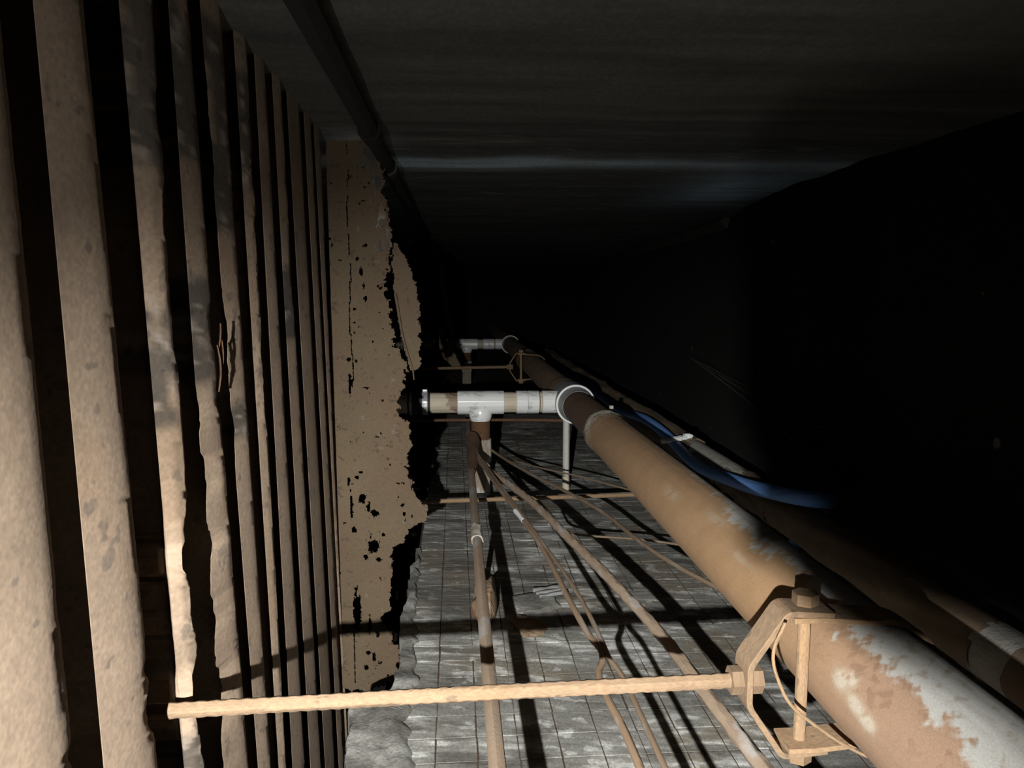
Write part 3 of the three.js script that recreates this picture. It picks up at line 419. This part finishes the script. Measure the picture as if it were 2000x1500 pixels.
// ---------------------------------------------------------------- conduits and cables low over the floor
{
  const A = thing('conduit', 'straight rusty conduit running along the floor left of the cables', 'conduit', V(0.041, -H, 1.6));
  put(A, 'tube', sweep([V(0.041, -0.5, 0.55), V(0.041, -0.5, 1.4), V(0.044, -0.5, 2.5), V(0.05, -0.49, 3.4)], 0.0096, { radial: 20, step: 0.02 }), conduitMat);
  put(A, 'coupling', sweep([V(0.0415, -0.5, 1.52), V(0.0415, -0.5, 1.60)], (t, a) => 0.0118 + 0.003 * (vnoise(a * 2, t * 6, 31) - 0.3), { radial: 24, step: 0.006 }), whiteWash, 'crusted pale coupling');
  put(A, 'standoff', sweep([V(0.046, -H, 1.56), V(0.045, -0.505, 1.56)], 0.006, { radial: 10 }), mudMat);
  const B = thing('conduit', 'thick flaking brown conduit sweeping right from the straight conduit', 'conduit', V(0.2, -0.5, 1.5));
  put(B, 'tube', sweep([[0.045, -0.49, 2.5], [0.087, -0.5, 2.17], [0.145, -0.5, 1.955], [0.191, -0.5, 1.758], [0.218, -0.5, 1.596], [0.272, -0.5, 1.267], [0.301, -0.5, 1.046], [0.312, -0.5, 0.876], [0.323, -0.5, 0.72], [0.33, -0.5, 0.55]].map(p => V(...p)), (t, a, l) => 0.0092 + (fbm(a * 1.2, l * 50, 1001, 3) - 0.5) * 0.003, { radial: 18, step: 0.008 }), conduitMat);
  const C = thing('cable', 'tan cable with a hooked bend near the front rod', 'cable', V(0.18, -0.495, 1.3));
  put(C, 'sheath', sweep([[0.047, -0.485, 2.42], [0.095, -0.495, 2.023], [0.139, -0.495, 1.689], [0.168, -0.495, 1.429], [0.181, -0.495, 1.201], [0.191, -0.495, 1.061], [0.1985, -0.492, 1.0], [0.1935, -0.494, 0.972], [0.1845, -0.495, 0.95], [0.183, -0.495, 0.89], [0.188, -0.495, 0.82], [0.19, -0.495, 0.743], [0.192, -0.495, 0.55]].map(p => V(...p)), 0.0048, { radial: 12, step: 0.008 }), cableMat);
  put(C, 'tape_wrap', sweep([V(0.147, -0.495, 1.63), V(0.141, -0.495, 1.675), V(0.135, -0.495, 1.71)], 0.0058, { radial: 14, step: 0.01 }), pvcPlain, 'band of white tape');
  const C2 = thing('cable', 'thinner greyish cable lying beside the hooked tan cable', 'cable', V(0.2, -0.49, 1.1));
  put(C2, 'sheath', sweep([[0.05, -0.48, 2.4], [0.105, -0.487, 1.98], [0.166, -0.49, 1.498], [0.198, -0.49, 1.196], [0.204, -0.49, 1.037], [0.2045, -0.49, 0.975], [0.211, -0.49, 0.932], [0.213, -0.49, 0.831], [0.214, -0.49, 0.733], [0.216, -0.49, 0.55]].map(p => V(...p)), 0.0036, { radial: 10, step: 0.01 }), wireMat);
  const D = thing('cable', 'silvery wire slanting from the drop pipe to under the drain pipe', 'wire', V(0.3, -0.54, 2));
  put(D, 'sheath', sweep([[0.05, -0.50, 2.75], [0.122, -0.535, 2.596], [0.222, -0.54, 2.262], [0.319, -0.54, 1.99], [0.364, -0.54, 1.827], [0.405, -0.54, 1.582], [0.442, -0.54, 1.439], [0.476, -0.54, 1.343], [0.56, -0.55, 1.1]].map(p => V(...p)), (t, a) => 0.0042 + 0.0012 * vnoise(t * 30, a, 61), { radial: 10, step: 0.015 }), wireMat);
  const E = thing('cable', 'very thin pale wire sagging behind the silvery slanting wire', 'wire', V(0.3, -0.56, 2.4));
  put(E, 'sheath', sweep([[0.05, -0.52, 2.72], [0.166, -0.56, 2.594], [0.278, -0.56, 2.414], [0.376, -0.56, 2.301], [0.444, -0.56, 2.2], [0.62, -0.57, 2.0]].map(p => V(...p)), 0.0026, { radial: 8, step: 0.02 }), wireMat);
  const F = thing('cable', 'thin pale wire lying straight across under the drain pipe', 'wire', V(0.35, -0.6, 1.83));
  put(F, 'sheath', sweep([[0.206, -0.512, 1.66], [0.278, -0.59, 1.83], [0.352, -0.6, 1.832], [0.437, -0.6, 1.806], [0.521, -0.6, 1.764], [0.7, -0.62, 1.7]].map(p => V(...p)), 0.003, { radial: 8, step: 0.01 }), wireMat);
  const tie = thing('wire_bundle', 'dull brown knot of wire binding the conduits at the drop pipe', 'wire', V(0.05, -0.49, 2.42));
  put(tie, 'binding', sweep([V(0.044, -0.503, 2.12), V(0.05, -0.497, 2.25), V(0.055, -0.49, 2.4), V(0.056, -0.475, 2.52)], (t, a) => 0.0105 + 0.010 * sstep(0, 0.6, t) + 0.005 * (vnoise(a * 1.5, t * 9, 71) - 0.5), { radial: 20, step: 0.01 }), rustDark);
}

// ---------------------------------------------------------------- debris on the floor
function chunk(name, label, cat, X, Z, rx, ry, rz, seed, mat, Y = -H, group) { const t = thing(name, label, cat, V(X, Y, Z), group); const g = lump(rx, ry, rz, seed, 0.35); g.rotateY(seed); const p = V(X, Y + ry * 0.6, Z); g.translate(p.x, p.y, p.z); put(t, 'lump', g, mat); return t; }
chunk('rust_clump', 'brown crumbly clump caked against the straight conduit', 'debris', 0.06, 1.62, 0.026, 0.05, 0.06, 3, mudMat);
chunk('mortar_chunk', 'flat broken mortar slab right of the brown clump', 'debris', 0.165, 1.66, 0.05, 0.008, 0.055, 5, lumpMat);
chunk('mortar_chunk', 'yellowish mortar fragment in front of the broken slab', 'debris', 0.15, 1.545, 0.05, 0.007, 0.028, 8, mudMat);
chunk('mortar_chunk', 'small white flake standing beside the conduit coupling', 'debris', 0.062, 1.74, 0.006, 0.012, 0.008, 11, pvcPlain);
{
  const c = thing('metal_lath', 'small crumpled corrugated metal scrap shining by the broken slab', 'debris', V(0.21, -H, 1.7));
  const g = new THREE.PlaneGeometry(0.07, 0.06, 40, 10), p = g.attributes.position; for (let i = 0; i < p.count; i++) p.setZ(i, 0.004 * Math.sin(p.getY(i) * 330) + 0.004 * vnoise(p.getX(i) * 60, p.getY(i) * 60, 5));
  g.computeVertexNormals(); g.rotateX(-Math.PI / 2); g.rotateY(0.3); const q = V(0.215, -H + 0.012, 1.7); g.translate(q.x, q.y, q.z); const g2 = g.clone(); g2.translate(0, -0.0015, 0); put(c, 'sheet', mergeGeometries([g, g2]), steel);
}

// ---------------------------------------------------------------- conduit under the ceiling
{
  const dark = std({ color: 0x1d1a18, roughness: 0.9, bumpMap: grain, bumpScale: 0.001 }), cx = -0.147, cy = 0.284;
  const t = thing('ceiling_conduit', 'dark conduit with couplings running along the ceiling', 'conduit', V(cx, cy, 1.5));
  put(t, 'tube', pipeZ(-0.85, 1.42, () => 0.0155, { x: cx, y: cy, radial: 24, step: 0.2 }), dark);
  const c1 = put(t, 'coupling', pipeZ(1.40, 1.47, (Z) => 0.0185 + 0.002 * (Z < 1.415 ? 1 : 0), { x: cx, y: cy, radial: 24, step: 0.01 }), dark);
  put(t, 'tube', pipeZ(1.45, 1.82, () => 0.0148, { x: cx, y: cy, radial: 24, step: 0.2 }), dark);
  put(t, 'coupling', pipeZ(1.80, 1.86, (Z) => 0.018 + 0.002 * (Z < 1.815 ? 1 : 0), { x: cx, y: cy, radial: 24, step: 0.01 }), std({ color: 0x383633, roughness: 0.7 }), 'paler worn coupling');
  put(t, 'tube', pipeZ(1.84, 4.4, () => 0.0145, { x: cx, y: cy, radial: 24, step: 0.2 }), dark);
  put(t, 'clip', box(cx - 0.03, cx + 0.03, 0.298, 0.312, 3.1, 3.13), dark);
}

// ---------------------------------------------------------------- lagged pipe, blue hose and cobwebs on the right
const IX = 0.775, IY = -0.515;
{
  const t = thing('lagged_pipe', 'insulated pipe with torn brown jacket along the right wall', 'pipe', V(IX, IY - 0.045, 2));
  const at = { x: IX, y: IY, step: 0.01, radial: 40, tile: 1 };
  const wav = (s) => (Z, a) => 0.0455 + (fbm(Math.cos(a) * 2 + s, Math.sin(a) * 2 + Z * 7, 1101 + s, 4) - 0.5) * 0.012;
  put(t, 'jacket', pipeZ(0.3, 0.93, wav(1), at), jacket); put(t, 'jacket', pipeZ(1.0, 1.78, wav(2), at), jacket);
  put(t, 'bare_band', pipeZ(0.92, 1.01, () => 0.044, at), foam, 'pale bare band');
  put(t, 'bare_foam', pipeZ(1.76, 2.42, (Z, a) => 0.0405 + (fbm(a, Z * 10, 1111, 3) - 0.5) * 0.002, at), foam, 'greyish white bare foam');
  put(t, 'jacket', pipeZ(2.44, 6.5, (Z, a) => 0.045 + (fbm(Math.cos(a) * 2, Math.sin(a) * 2 + Z * 4, 1121, 4) - 0.5) * 0.026, { ...at, step: 0.03 }), jacket);
  const wrap = (z0, z1, a0, a1, seed, mat, nm, lab, thr) => put(t, nm, pieces((A, Z) => fbm(A * 3, Z * 26, seed, 4) < thr(A, Z), a0, a1, z0, z1, 0.012, 0.002, (A, Z, w) => { const r = 0.0445 - w + (fbm(A * 2, Z * 16, seed + 3, 3) - 0.5) * 0.012; return V(IX + r * Math.cos(A), IY + r * Math.sin(A), Z); }, seed), mat, lab);
  wrap(1.74, 2.14, 1.2, 5.4, 1131, jacket, 'torn_paper', 'curling torn brown paper', (A, Z) => 0.9 - sstep(1.85, 2.14, Z) * 0.45 - sstep(3.4, 2.0, A) * 0.35 * sstep(1.8, 2.0, Z));
  wrap(2.28, 2.5, 2.2, 4.6, 1141, jacket, 'torn_paper', 'curling torn brown paper', (A, Z) => 0.35 + sstep(2.3, 2.48, Z) * 0.6);
  { const r = rng(77), tufts = []; for (let i = 0; i < 26; i++) { const q = i / 25, l = lump(0.006 + 0.006 * r(), 0.004 + 0.004 * r(), 0.006 + 0.004 * r(), i + 3, 0.6, 2), p = V(lerp(0.66, 0.745, q), -0.466 - 0.006 * Math.sin(q * 3.1) + (r() - 0.5) * 0.006 + 0.016 * q, 2.38 + (r() - 0.5) * 0.02); l.translate(p.x, p.y, p.z); tufts.push(l); } put(t, 'loose_fibre', mergeGeometries(tufts), pvcPlain, 'ragged tuft of white fibre'); }
  for (const z of [0.7, 2.0, 3.4, 5]) { const g = box(IX - 0.012, IX + 0.012, -H, IY - 0.035, z - 0.02, z + 0.02); put(t, 'support_block', g, lumpMat); }
  const b = thing('blue_hose', 'bright blue plastic hose lying against the lagged pipe', 'hose', V(0.7, -0.48, 2));
  put(b, 'hose', sweep([[0.71, -0.52, 5.0], [0.70, -0.49, 3.9], [0.70, -0.492, 3.166], [0.70, -0.464, 2.771], [0.70, -0.468, 2.5], [0.71, -0.505, 2.2], [0.705, -0.476, 1.886], [0.705, -0.448, 1.673], [0.735, -0.43, 1.53], [0.80, -0.445, 1.56], [0.86, -0.50, 1.70], [0.88, -0.57, 1.85], [0.885, -0.66, 1.9]].map(q => V(...q)), 0.0165, { radial: 20, step: 0.02 }), blueMat);
  const w = thing('cobweb', 'faint dusty cobweb strands stretched along the right wall', 'cobweb', V(0.93, -0.3, 2.2));
  [[[0.955, -0.26, 3.05], [0.9, -0.33, 2.3], [0.86, -0.40, 1.75]], [[0.955, -0.27, 2.9], [0.91, -0.30, 2.2], [0.9, -0.31, 1.75]], [[0.955, -0.265, 2.98], [0.915, -0.31, 2.3], [0.9, -0.33, 1.8]], [[0.95, -0.28, 2.8], [0.91, -0.325, 2.2], [0.93, -0.36, 1.7]]].forEach((s, i) => put(w, 'strand', sweep(s.map(q => V(...q)), i ? 0.0007 : 0.0011, { radial: 5, step: 0.05 }), std({ color: 0x6a6460, roughness: 1 })));
}

// ---------------------------------------------------------------- the photographer's gear, at and behind the lens
{
  const t = thing('tablet', 'dark tablet computer in a rubber case held at the lens', 'tablet', V(0.06, -0.04, -0.012));
  const TILT = 52 * Math.PI / 180, hinge = V(-0.040, -0.037, -0.008);
  const lay = g => { g.translate(0.0525, 0, 0); g.rotateY(-TILT); g.translate(hinge.x, hinge.y, hinge.z); return g; };
  const rr = new THREE.Shape(), hw = 0.0525, hh = 0.060, cr = 0.02, big = 0.045; rr.moveTo(-hw + big, -hh); rr.lineTo(hw - cr, -hh); rr.absarc(hw - cr, -hh + cr, cr, -Math.PI / 2, 0); rr.lineTo(hw, hh - cr); rr.absarc(hw - cr, hh - cr, cr, 0, Math.PI / 2); rr.lineTo(-hw + cr, hh); rr.absarc(-hw + cr, hh - cr, cr, Math.PI / 2, Math.PI); rr.lineTo(-hw, -hh + big); rr.absarc(-hw + big, -hh + big, big, Math.PI, Math.PI * 1.5);
  const cs = new THREE.ExtrudeGeometry(rr, { depth: 0.006, bevelSize: 0.001, bevelThickness: 0.001, bevelSegments: 2, curveSegments: 12 }); cs.translate(0, 0, -0.003);
  put(t, 'case', lay(cs), rubber);
  const sc = new RoundedBoxGeometry(0.09, 0.104, 0.002, 2, 0.0009); sc.translate(0, 0, 0.0042); put(t, 'screen', lay(sc), std({ color: 0x050505, roughness: 0.15 }));
}
{
  const L = V(...LAMP), A = V(...LAMP_AIM), dir = A.clone().sub(L).normalize();
  const t = thing('torch', 'small black hand torch with a bright lens left of the camera', 'torch', L.clone().addScaledVector(dir, -0.06));
  const q = new THREE.Quaternion().setFromUnitVectors(new THREE.Vector3(1, 0, 0), dir);
  const seat = (g, back) => { g.applyQuaternion(q); const p = L.clone().addScaledVector(dir, back); g.translate(p.x, p.y, p.z); return g; };
  put(t, 'body', seat(turned([[-0.11, 0], [-0.11, 0.010], [-0.1, 0.0115], [-0.035, 0.0115], [-0.028, 0.014], [-0.008, 0.014], [-0.006, 0.013], [-0.006, 0.0]], 28), 0), rubber);
  put(t, 'lens', seat(turned([[-0.0062, 0.0], [-0.0062, 0.0105], [-0.0048, 0.0105], [-0.0042, 0.0]], 28), 0), std({ color: 0xffffff, emissive: 0xfff8f0, emissiveIntensity: 3 }), 'glowing lens');
}

// ---------------------------------------------------------------- render
const renderer = new THREE.WebGLRenderer({ antialias: true });
renderer.toneMapping = THREE.LinearToneMapping;
renderer.toneMappingExposure = EXPOSURE;
renderer.shadowMap.enabled = true;
renderer.render(scene, camera);
